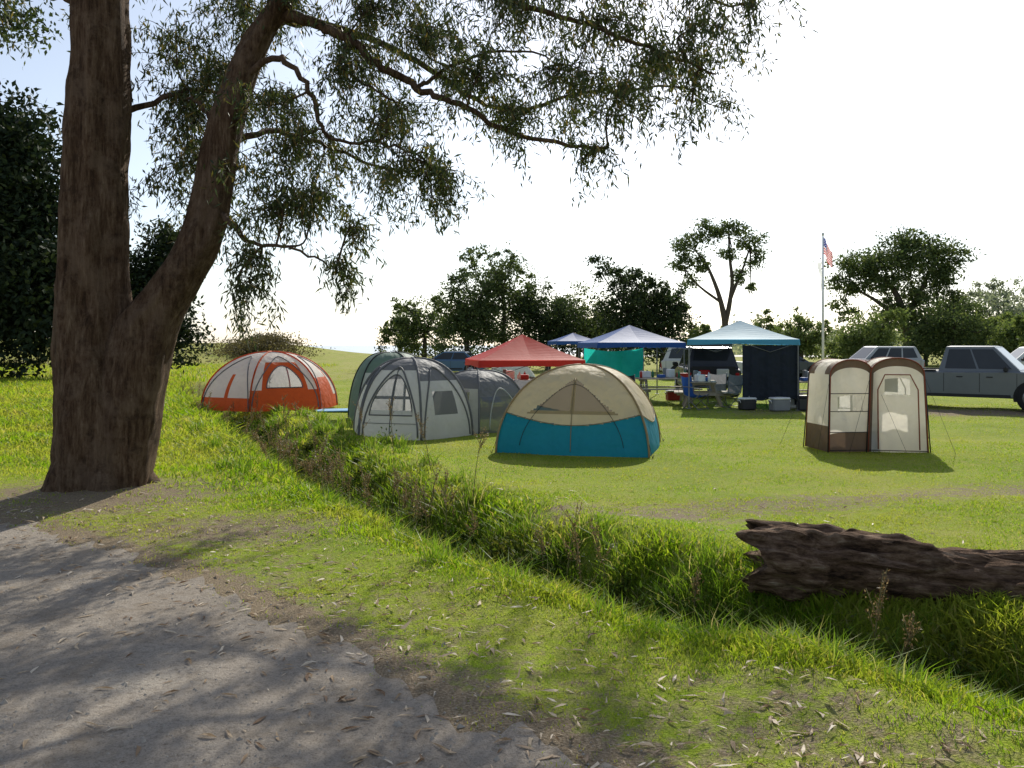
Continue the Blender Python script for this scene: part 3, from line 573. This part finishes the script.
# ---------------------------------------------------------------- shower tents
scream=FAB('shower_cream',(.89,.85,.77),.62); sbrown=FAB('shower_brown',(.19,.13,.09),.4); srust=M('rust_piping',(.25,.06,.03),.7); nets=MESHF('shower_mesh',(.6,.55,.45),.6)
def shower(x,y,rz,w=.92,h=1.6,kind=0):
    mb=MB(); hw=w/2; eave=h*.84
    def z_top(s): return eave+(h-eave)*math.sqrt(max(0,1-abs(s)**2.2))
    tp=.13
    def wall(side):
        y0=-hw if side==0 else hw; nxx,nzz=56,70; vs=[];fs=[];ms=[]
        for j in range(nzz+1):
            for i in range(nxx+1):
                s=-1+2*i/nxx; z=z_top(s)*j/nzz
                vs.append((s*(hw*(1-tp*z/h)),y0*(1-tp*z/h)+.014*math.sin(7*s+5*z)*math.cos(s*1.57),z))
        for j in range(nzz):
            for i in range(nxx):
                s=-1+2*(i+.5)/nxx; q=(j+.5)/nzz; fs.append((j*(nxx+1)+i,j*(nxx+1)+i+1,(j+1)*(nxx+1)+i+1,(j+1)*(nxx+1)+i))
                if kind==0: m=1 if (q<.21 or q>.91) else (3 if .44<q<.62 and abs(s+.1)<.55 else 0)
                else: m=1 if (s<-.88 or q>.92 or s>.95) else (3 if .62<q<.78 and abs(s)<.45 else 0)
                ms.append(m)
        mb.add(vs,fs,ms,True)
    wall(0); wall(1)
    pr=[(-hw,0)]+[(-hw*(1-tp*z*eave/h),z*eave) for z in (.33,.66,1)]+[(s*hw*(1-tp*z_top(s)/h),z_top(s)) for s in np.linspace(-.98,.98,21)]+[(hw*(1-tp*z*eave/h),z*eave) for z in (1,.66,.33)]+[(hw,0)]
    vs=[];fs=[];ms=[]
    for yy in (-1,-.5,0,.5,1):
        for px_,pz_ in pr: vs.append((px_,yy*hw*(1-tp*pz_/h),pz_))
    m=len(pr)
    for r in range(4):
        for i in range(m-1): fs.append((r*m+i,r*m+i+1,(r+1)*m+i+1,(r+1)*m+i)); zc=(pr[i][1]+pr[i+1][1])/2; ms.append(1 if (zc>eave*.9 and r in (0,3)) or (kind==1 and zc<.5) else (0 if zc>eave*.3 else 1))
    mb.add(vs,fs,ms,True)
    for yy in (-1,1):
        mb.tube([(px_,yy*(hw*(1-tp*pz_/h)+.014),pz_) for px_,pz_ in pr],.011,6,2)
        for zz in (.03,.33,.68,.98):
            if kind==0 or zz<.1: mb.tube([(-hw*(1-tp*zz/h)*.98,yy*(hw*(1-tp*zz/h)+.016),zz),(hw*(1-tp*zz/h)*.98,yy*(hw*(1-tp*zz/h)+.016),zz)],.007,5,4)
        if kind==1: mb.tube([(-.66*hw,yy*(hw+.014),.05),(-.66*hw,yy*(hw*.93+.01),1.05),(-.42*hw,yy*(hw*.91+.01),1.3),(.42*hw,yy*(hw*.91+.01),1.3),(.68*hw,yy*(hw*.93+.01),1.05),(.72*hw,yy*(hw+.014),.05)],.011,5,2)
    for sx in (-1,1):
        for sy in (-1,1):
            mb.tube([(sx*(hw+.03),sy*(hw+.03),-.02),(sx*(hw*(1-tp*.84)+.01),sy*(hw*(1-tp*.84)),eave)],.01,6,4)
            mb.tube([(sx*hw*.87,sy*hw*.87,eave),(sx*(hw+.35),sy*(hw+.3),0)],.0025,4,4)
    mb.build('shower_tent',[scream,sbrown,srust,nets,black],(x,y,0),rz)
shower(5.70,14.75,R(6),.86,1.55,0); shower(6.56,14.7,R(-12),.94,1.58,1)
# ---------------------------------------------------------------- canopies
def canopy(x,y,w,ez,pz,rz,fab,wall=None,val=.2,d=None,name='canopy_shelter'):
    d=d or w; mb=MB(); K=10; vs=[];fs=[];ms=[]
    ring=[(-1,-1),(0,-1),(1,-1),(1,0),(1,1),(0,1),(-1,1),(-1,0)]
    for k in range(K+1):
        s=1-k/K; zz=ez+(pz-ez)*(1-s)**1.15
        for i,(a,b) in enumerate(ring):
            mid=i%2; vs.append((a*w/2*s*(1-.015*mid),b*d/2*s*(1-.015*mid),zz-.035*mid*s*(1-s)*3))
    for k in range(K):
        for i in range(8): fs.append((k*8+i,k*8+(i+1)%8,(k+1)*8+(i+1)%8,(k+1)*8+i))
    mb.add(vs,fs,0)
    o=[(a*w/2,b*d/2) for a,b in ring]; vs=[];fs=[]
    for i,(a,b) in enumerate(o): vs+=[(a,b,ez-.002),(a*1.01,b*1.01,ez-val+(.04 if i%2 else 0))]
    for i in range(8): j=(i+1)%8; fs.append((2*i,2*i+1,2*j+1,2*j))
    mb.add(vs,fs,0)
    for a in(-1,1):
        for b in (-1,1):
            px_,py_=a*(w/2-.04),b*(d/2-.04); mb.box((px_,py_,ez/2-.02),(.035,.035,ez-.04),1); mb.box((px_,py_,.01),(.12,.12,.015),1)
            mb.tube([(px_,py_,ez-.08),(0,0,pz-.08)],.012,5,1)
    for a in (-1,1):
        for q in range(4):
            t0=-1+q*.5; zz=(ez-.1,ez-.35) if q%2==0 else (ez-.35,ez-.1)
            mb.tube([(t0*(w/2-.04),a*(d/2-.04),zz[0]),((t0+.5)*(w/2-.04),a*(d/2-.04),zz[1])],.009,4,1)
            mb.tube([(a*(w/2-.04),t0*(d/2-.04),zz[0]),(a*(w/2-.04),(t0+.5)*(d/2-.04),zz[1])],.009,4,1)
    mats=[fab,gpole]
    if wall:
        mats.append(wall[0])
        for (ax_,s0,s1,z0,z1) in wall[1]:
            n_=40; vs=[];fs=[]
            for i in range(n_+1):
                t=s0+(s1-s0)*i/n_; off=.035*math.sin(i*.55)+.015*math.sin(i*1.7)
                for zq in (z0+.03*math.sin(i*.3),z1):
                    if ax_=='f': vs.append((t*w/2,-d/2+.06+off*(1 if zq!=z1 else .3),zq))
                    elif ax_=='b': vs.append((t*w/2,d/2-.06+off,zq))
                    elif ax_=='r': vs.append((w/2-.06+off,t*d/2,zq))
            for i in range(n_): fs.append((2*i,2*i+2,2*i+3,2*i+1))
            mb.add(vs,fs,2,True)
    return mb.build(name,mats,(x,y,float(H(x,y))),rz)
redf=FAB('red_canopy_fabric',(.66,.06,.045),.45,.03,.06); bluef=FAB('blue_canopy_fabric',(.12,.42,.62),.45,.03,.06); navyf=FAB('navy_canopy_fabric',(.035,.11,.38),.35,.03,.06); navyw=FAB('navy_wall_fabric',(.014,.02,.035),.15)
canopy(.30,24.5,2.95,1.40,2.12,R(10),redf)
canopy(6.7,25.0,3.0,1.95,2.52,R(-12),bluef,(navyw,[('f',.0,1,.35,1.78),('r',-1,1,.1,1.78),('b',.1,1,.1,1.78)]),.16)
canopy(4.0,29.0,2.95,1.85,2.45,R(8),navyf,None,.18)
canopy(3.3,46,2.3,2.0,2.45,R(10),navyf)
tq=FAB('turquoise_fabric',(.02,.50,.42),.5); mb=MB(); vs=[];fs=[]
for j in range(13):
    for i in range(49):
        a=i/48;b=j/12; vs.append((-.95+1.9*a,.10*math.sin(a*9+b*3)+.05*math.sin(a*21),.75+.95*b-.10*math.sin(math.pi*a)*b-.05*math.sin(a*7)*(1-b)))
for j in range(12):
    for i in range(48): k=j*49+i; fs.append((k,k+1,k+50,k+49))
mb.add(vs,fs,0,True); mb.tube([(-.97,0,0),(-.97,0,1.72)],.015,6,1); mb.tube([(.97,0,0),(.97,0,1.72)],.015,6,1); mb.build('hanging_tarp',[tq,gpole],(3.25,27.2,0),R(5))
# ---------------------------------------------------------------- camp furniture
wood=M('weathered_wood',(.36,.31,.25),.85); white=M('white_plastic',(.78,.78,.78),.5); bluep=M('blue_plastic',(.03,.10,.35),.45); redp=M('red_plastic',(.4,.03,.02),.45); greyp=M('grey_plastic',(.2,.21,.22),.5); greenp=M('green_plastic',(.05,.2,.1),.5); blackp=M('black_plastic',(.025,.025,.03),.45)
def picnic(x,y,rz,L=1.85,stuff=True):
    mb=MB()
    for i in range(5): mb.box((0,-.3+.15*i,.74),(L,.14,.04),0,0,.006)
    for sy in (-1,1):
        for q in (0,1): mb.box((0,sy*(.62+.14*q),.44),(L,.13,.04),0,0,.006)
    for sx in (-1,1):
        X_=sx*(L/2-.25); mb.box((X_,0,.40),(.045,1.5,.09),0); mb.box((X_+.05*sx,0,.69),(.045,.7,.07),0)
        for sy in (-1,1): mb.tube([(X_,sy*.55,0),(X_,sy*.25,.72)],.045,4,0,True,0,False)
    if stuff:
        for (a,b,sx,sy,sz,m) in ((-.6,.1,.3,.22,.2,1),(-.15,-.1,.2,.2,.1,2),(.2,.15,.25,.2,.26,1),(.55,-.05,.32,.25,.14,3),(.05,.2,.12,.12,.3,4)): mb.box((a,b,.765+sz/2),(sx,sy,sz),m,random.uniform(-.4,.4),.015)
        for a,b in ((-.35,.15),(.38,-.2),(.7,.2),(-.8,-.15)): mb.tube([(a,b,.765),(a,b,.93),(a,b,.96),(a,b,1.0)],[.04,.04,.015,.015],10,random.choice([1,5,3]))
    mb.build('picnic_table',[wood,white,bluep,redp,greyp,greenp],(x,y,float(H(x,y))),rz)
picnic(4.75,26.4,R(6)); picnic(5.6,25.0,R(80),1.5); picnic(-.2,25.6,R(20)); picnic(8.6,24.8,R(10),1.6)
def cooler(x,y,rz,s,col,lid):
    mb=MB(); mb.box((0,0,s*.33),(s,s*.6,s*.62),0,0,.03); mb.box((0,0,s*.70),(s*1.04,s*.64,s*.12),1,0,.025)
    for a in (-1,1): mb.tube([(a*s*.53,-.12*s,s*.45),(a*s*.6,-.12*s,s*.6),(a*s*.6,.12*s,s*.6),(a*s*.53,.12*s,s*.45)],.012,6,1)
    mb.build('cooler_box',[col,lid],(x,y,float(H(x,y))),rz)
cooler(7.3,23.2,.2,.5,greyp,white);cooler(8.1,23.3,-.1,.55,blackp,blackp);cooler(7.7,23.9,0,.6,white,greyp);cooler(6.5,23.5,.3,.45,blackp,white);cooler(8.8,24.0,.5,.5,greyp,greyp)
cooler(5.2,27.4,.2,.45,redp,white);cooler(4.0,27.6,.2,.45,greyp,white)
def chair(x,y,rz,fab):
    mb=MB()
    for a in (-1,1):
        mb.tube([(a*.27,-.25,0),(a*.25,.25,.42),(a*.27,.34,.95)],.012,6,1); mb.tube([(a*.27,.28,0),(a*.25,-.25,.42),(a*.29,-.27,.62),(a*.29,.3,.64)],.012,6,1)
    vs=[];fs=[]
    for j,(yy,zz) in enumerate([(-.26,.43),(-.1,.38),(.1,.36),(.24,.42),(.29,.65),(.33,.93)]):
        for i in range(7): s=-1+i/3; vs.append((s*.25,yy,zz-.04*(1-s*s)))
    for j in range(5):
        for i in range(6): k=j*7+i; fs.append((k,k+1,k+8,k+7))
    mb.add(vs,fs,0,True); mb.tube([(-.27,-.25,.02),(.27,-.25,.02)],.01,5,1); mb.tube([(-.27,.28,.02),(.27,.28,.02)],.01,5,1)
    mb.build('folding_camp_chair',[fab,gpole],(x,y,float(H(x,y))),rz)
chair(5.2,24.0,.8,navyf);chair(3.6,25.2,2.4,navyw);chair(2.6,25.4,-.6,bluef);chair(2.6,28.3,1.2,navyf);chair(6.3,26.2,3.0,dgrey);chair(9.6,24.2,-2.2,redf);chair(.9,23.3,.5,dgrey);chair(6.2,24.4,-1.,dgrey);chair(-.45,21.3,.3,navyf);chair(.15,21.7,-.5,dgrey)
mb=MB(); mb.box((0,0,.78),(.7,.45,.12),0,0,.02); mb.box((0,.22,.98),(.7,.03,.32),0,0,.01)
for a in (-1,1):
    for b in (-1,1): mb.tube([(a*.3,b*.2,.74),(a*.36,b*.24,0)],.012,6,1)
mb.tube([(-.15,0,.84),(-.15,0,1.0)],.12,14,1); mb.build('camp_stove',[M('stove_black',(.02,.02,.02),.4),steel],(6.9,23.9,0),.1)
# ---------------------------------------------------------------- flag pole
mb=MB(); mb.tube([(0,0,0),(0,0,3.2),(0,0,5.9)],[.05,.045,.03],8,0); mb.tube([(0,0,5.9),(0,0,5.94),(0,0,6.0),(0,0,6.04)],[.02,.05,.05,.01],8,0)
nxx,nzz=26,26; vs=[];fs=[];ms=[]
for j in range(nzz+1):
    for i in range(nxx+1):
        a=i/nxx;b=j/nzz; dr=a*.95; vs.append((.03+.34*dr+.03*math.sin(a*10),.09*math.sin(a*11+b*1.5)*a+.02,5.85-.62*b-.66*dr**1.1+.02*math.sin(a*14)))
for j in range(nzz):
    for i in range(nxx):
        k=j*(nxx+1)+i; fs.append((k,k+1,k+nxx+2,k+nxx+1)); m=1 if (j//2)%2==0 else 2
        if j<14 and i<11: m=2 if (j%4==1 and i%3==1) or (j%4==3 and i%3==2) else 3
        ms.append(m)
mb.add(vs,fs,ms,True)
vs=[];fs=[]
for j in range(11):
    for i in (0,1): vs.append((-.02-.16*i*(1-j/14)-.04*math.sin(j*.8),.03*math.sin(j*1.2+i),4.9-.11*j))
for j in range(10): fs.append((2*j,2*j+1,2*j+3,2*j+2))
mb.add(vs,fs,2,True)
mb.build('flagpole_with_flag',[M('pole_white',(.8,.8,.8),.4),FAB('flag_red',(.65,.03,.04),.5),FAB('flag_white',(.8,.8,.8),.5),FAB('flag_blue',(.03,.05,.28),.4)],(11.7,32,0),0)
# ---------------------------------------------------------------- vehicles
glass=bpy.data.materials.new('tinted_glass'); nt=nodes(glass); out(nt,pbsdf(nt,mixc(nt,noise(nt,1.5,2),(.015,.018,.02),(.04,.045,.05)),.06,0,None,.5).outputs[0])
tyre=M('tyre_rubber',(.018,.018,.018),.85); rim=M('alloy_rim',(.42,.42,.43),.35,.7); lampm=M('lamp_lens',(.6,.6,.58),.15); tail=M('tail_lens',(.35,.01,.01),.2)
def paint(name,col):
    m=bpy.data.materials.new(name); nt=nodes(m); c=mixc(nt,noise(nt,3,4),tuple(a*.85 for a in col),tuple(a*1.1 for a in col)); p=pbsdf(nt,c,.4,.2,None,.4); p.inputs['Coat Weight'].default_value=.4; p.inputs['Coat Roughness'].default_value=.12; out(nt,p.outputs[0]); return m
def vehicle(name,x,y,rz,pt,L,W,side,gh,wheels,wr=.36,windows=2,truck=False,hatch=False):
    mb=MB(); n=len(side); hw=W/2; cx=sum(p[0] for p in side)/n; cz=.75
    lay=[(-hw,.035),(-hw+.05,0),(hw-.05,0),(hw,.035)]; vs=[];
    for yy,ins in lay:
        for px_,pz_ in side: vs.append((px_-math.copysign(min(ins,abs(px_-cx)),px_-cx),yy,pz_-ins*(1 if pz_>cz else -1)))
    fs=[(r*n+i,(r+1)*n+i,(r+1)*n+(i+1)%n,r*n+(i+1)%n) for r in range(3) for i in range(n)]+[tuple(range(n)),tuple(reversed(range(3*n,4*n)))]
    mb.add(vs,fs,0)
    xb0,xb1,xt0,xt1,zb,zt=gh; b=hw-.06; t=hw-.24
    B=[(xb0,-b,zb),(xb1,-b,zb),(xb1,b,zb),(xb0,b,zb)]; T_=[(xt0,-t,zt-.03),(xt1,-t,zt-.03),(xt1,t,zt-.03),(xt0,t,zt-.03)]; T2=[(xt0+.1,-t+.1,zt),(xt1-.12,-t+.1,zt),(xt1-.12,t-.1,zt),(xt0+.1,t-.1,zt)]
    mb.add(B+T_+T2,[(0,1,5,4),(1,2,6,5),(2,3,7,6),(3,0,4,7),(4,5,9,8),(5,6,10,9),(6,7,11,10),(7,4,8,11),(8,9,10,11)],0)
    def pane(P,u0,u1,v0,v1,e=.006,mat=1):
        P=[Vector(p) for p in P]; nrm=(P[1]-P[0]).cross(P[3]-P[0]).normalized()
        f=lambda u,v:(P[0]*(1-u)+P[1]*u)*(1-v)+(P[3]*(1-u)+P[2]*u)*v+nrm*e
        mb.add([f(u0,v0),f(u1,v0),f(u1,v1),f(u0,v1)],[(0,1,2,3)],mat)
    for sd in (0,1):
        P=[B[0],B[1],T_[1],T_[0]] if sd==0 else [B[2],B[3],T_[3],T_[2]]
        for k in range(windows): pane(P,.06+k*(.88/windows)+.015,.06+(k+1)*(.88/windows)-.015,.12,.9)
    pane([B[1],B[2],T_[2],T_[1]],.06,.94,.08,.95); pane([B[3],B[0],T_[0],T_[3]],.08,.92,.15,.92)
    for wx in wheels:
        for sy in (-1,1):
            yo=sy*hw; arc=[(wx+(wr+.07)*math.cos(a),yo+sy*.004,wr+(wr+.07)*math.sin(a)) for a in np.linspace(-.25,math.pi+.25,20)]
            mb.add(arc,[tuple(range(20)) if sy<0 else tuple(reversed(range(20)))],2)
            P=[(wx,yo-sy*.2,wr),(wx,yo-sy*.02,wr),(wx,yo+sy*.03,wr),(wx,yo+sy*.04,wr)]; mb.tube(P,[wr,wr,wr*.94,wr*.66],26,2); mb.tube([(wx,yo,wr),(wx,yo+sy*.045,wr),(wx,yo+sy*.052,wr)],[wr*.64,wr*.62,wr*.2],20,3)
            for q in range(6):
                a=q*math.pi/3; mb.tube([(wx+.08*math.cos(a),yo+sy*.055,wr+.08*math.sin(a)),(wx+wr*.55*math.cos(a),yo+sy*.055,wr+wr*.55*math.sin(a))],.022,4,3)
    xf=max(p[0] for p in side); xr=min(p[0] for p in side); zm=.82 if truck else .68
    for sy in (-1,1):
        mb.box((xf-.03,sy*(hw-.25),zm),(.1,.34,.17),4,0,.02); mb.box((xr+.02,sy*(hw-.12),zm+.03),(.08,.14,.3),5,0,.02)
        mb.box((xb1-.35,sy*(hw+.08),zb+.08),(.1,.2,.15),6,0,.03); 
        for dx_ in np.linspace(xb0+.75,xb1-.55,windows): mb.box((dx_-.2,sy*(hw+.006),zb-.14),(.16,.02,.03),6,0,.005)
        for dx_ in np.linspace(xb0+.15,xb1-.1,windows+1): mb.box((dx_,sy*(hw+.001),zb-.3),(.012,.008,.52),6)
        mb.box(((wheels[0]+wheels[1])/2,sy*(hw+.01),.42),(wheels[1]-wheels[0]-2*wr-.25,.03,.09),6,0,.01)
    mb.box((xf-.01,0,.52),(.16,W*.94,.18),7,0,.04); mb.box((xr+.0,0,.52),(.16,W*.94,.16),7,0,.04); mb.box((xf+.0,0,zm),(.05,W*.42,.18),6,0,.01)
    if truck:
        x0=xr+.08; x1=xb0-.06; mb.box(((x0+x1)/2,0,zb+.002),(x1-x0,W-.22,.01),6)
        for sy in (-1,1): mb.box(((x0+x1)/2,sy*(hw-.06),zb+.02),(x1-x0,.09,.05),6,0,.01)
    if hatch:
        mb.add([(xt0+.02,-t,zt+.0),(xt0+.02,t,zt+.0),(xt0-.85,t-.04,zt+.22),(xt0-.85,-t+.04,zt+.22),(xt0+.02,-t,zt+.05),(xt0+.02,t,zt+.05),(xt0-.85,t-.04,zt+.26),(xt0-.85,-t+.04,zt+.26)],[(0,1,2,3),(7,6,5,4),(0,3,7,4),(2,1,5,6),(3,2,6,7)],0)
        mb.box((xr-.01,0,.88),(.03,W*.8,.38),6); mb.box((xr-.06,-.3,.86),(.12,.4,.26),4,0,.02); mb.box((xr-.05,.3,.84),(.1,.36,.22),5,0,.02)  # black pane stands in for the shaded cargo opening
    return mb.build(name,[pt,glass,tyre,rim,lampm,tail,black,rim],(x,y,float(H(x,y))),rz)
tr_side=[(-2.62,.5),(-2.66,1.06),(-.75,1.08),(1.25,1.11),(1.35,1.10),(2.45,1.0),(2.62,.9),(2.64,.45),(2.1,.36),(-2.2,.4)]
vehicle('pickup_truck',13.1,24.4,R(-38),paint('silver_grey_paint',(.14,.155,.175)),5.3,1.86,tr_side,(-.62,1.42,-.45,.75,1.08,1.80),(-1.75,1.70),.40,2,True)
suv=[(-2.2,.42),(-2.25,.95),(-2.1,1.02),(1.0,1.02),(2.1,.88),(2.25,.7),(2.25,.4),(1.8,.3),(-1.8,.32)]
ghs=(-2.15,1.25,-1.85,.45,1.01,1.72)
vehicle('suv',20.2,47,R(-172),paint('silver_paint',(.36,.37,.39)),4.5,1.8,suv,ghs,(-1.4,1.4),.35,3)
vehicle('suv',10.2,45,R(-12),paint('white_paint',(.5,.5,.5)),4.5,1.8,suv,ghs,(-1.4,1.4),.35,3)
vehicle('suv',6.95,30.6,R(84),paint('black_paint',(.025,.028,.035)),4.5,1.8,suv,ghs,(-1.4,1.4),.35,3,False,True)
vehicle('suv',26.4,43,R(170),paint('white_paint2',(.6,.6,.6)),4.5,1.8,suv,ghs,(-1.4,1.4),.35,3)
sed=[(-2.2,.42),(-2.25,.85),(-1.5,.92),(1.0,.92),(2.1,.78),(2.25,.6),(2.2,.36),(1.8,.28),(-1.8,.28)]
vehicle('sedan_car',14.6,46,R(5),paint('dark_paint',(.05,.06,.08)),4.5,1.75,sed,(-1.6,1.15,-1.0,.3,.91,1.42),(-1.38,1.38),.33,2)
vehicle('sedan_car',-3.6,50,R(170),paint('blue_paint',(.05,.12,.22)),4.5,1.75,sed,(-1.6,1.15,-1.0,.3,.91,1.42),(-1.38,1.38),.33,2)
# ---------------------------------------------------------------- light, sky, camera
AZ,EL=R(15),R(34)
w=bpy.data.worlds.new('World'); sc.world=w; w.use_nodes=True; nt=w.node_tree; bg=nt.nodes['Background']
sky=nt.nodes.new('ShaderNodeTexSky'); sky.sky_type='NISHITA'; sky.sun_disc=False; sky.sun_elevation=EL; sky.sun_rotation=AZ; sky.dust_density=.8; sky.air_density=1.; sky.ozone_density=3.; sky.altitude=0
hs=nt.nodes.new('ShaderNodeHueSaturation'); hs.inputs['Saturation'].default_value=.62; nt.links.new(sky.outputs[0],hs.inputs['Color'])
nt.links.new(hs.outputs[0],bg.inputs[0]); bg.inputs[1].default_value=.15
ld=bpy.data.lights.new('sun','SUN'); ld.energy=5; ld.angle=R(.5); ld.color=(1,.95,.84); so=link(bpy.data.objects.new('sun',ld))
s=Vector((math.sin(AZ)*math.cos(EL),math.cos(AZ)*math.cos(EL),math.sin(EL))); so.rotation_euler=(-s).to_track_quat('-Z','Y').to_euler()
cd=bpy.data.cameras.new('camera'); cam=link(bpy.data.objects.new('camera',cd)); cam.location=(0,0,1.8); cam.rotation_euler=(R(90),0,0); cd.lens=29.9; cd.sensor_width=36; cd.shift_y=-39/1024; cd.clip_end=6000; cd.clip_start=.05
sc.camera=cam
sc.view_settings.view_transform='Standard'; sc.view_settings.look='None'; sc.view_settings.exposure=0
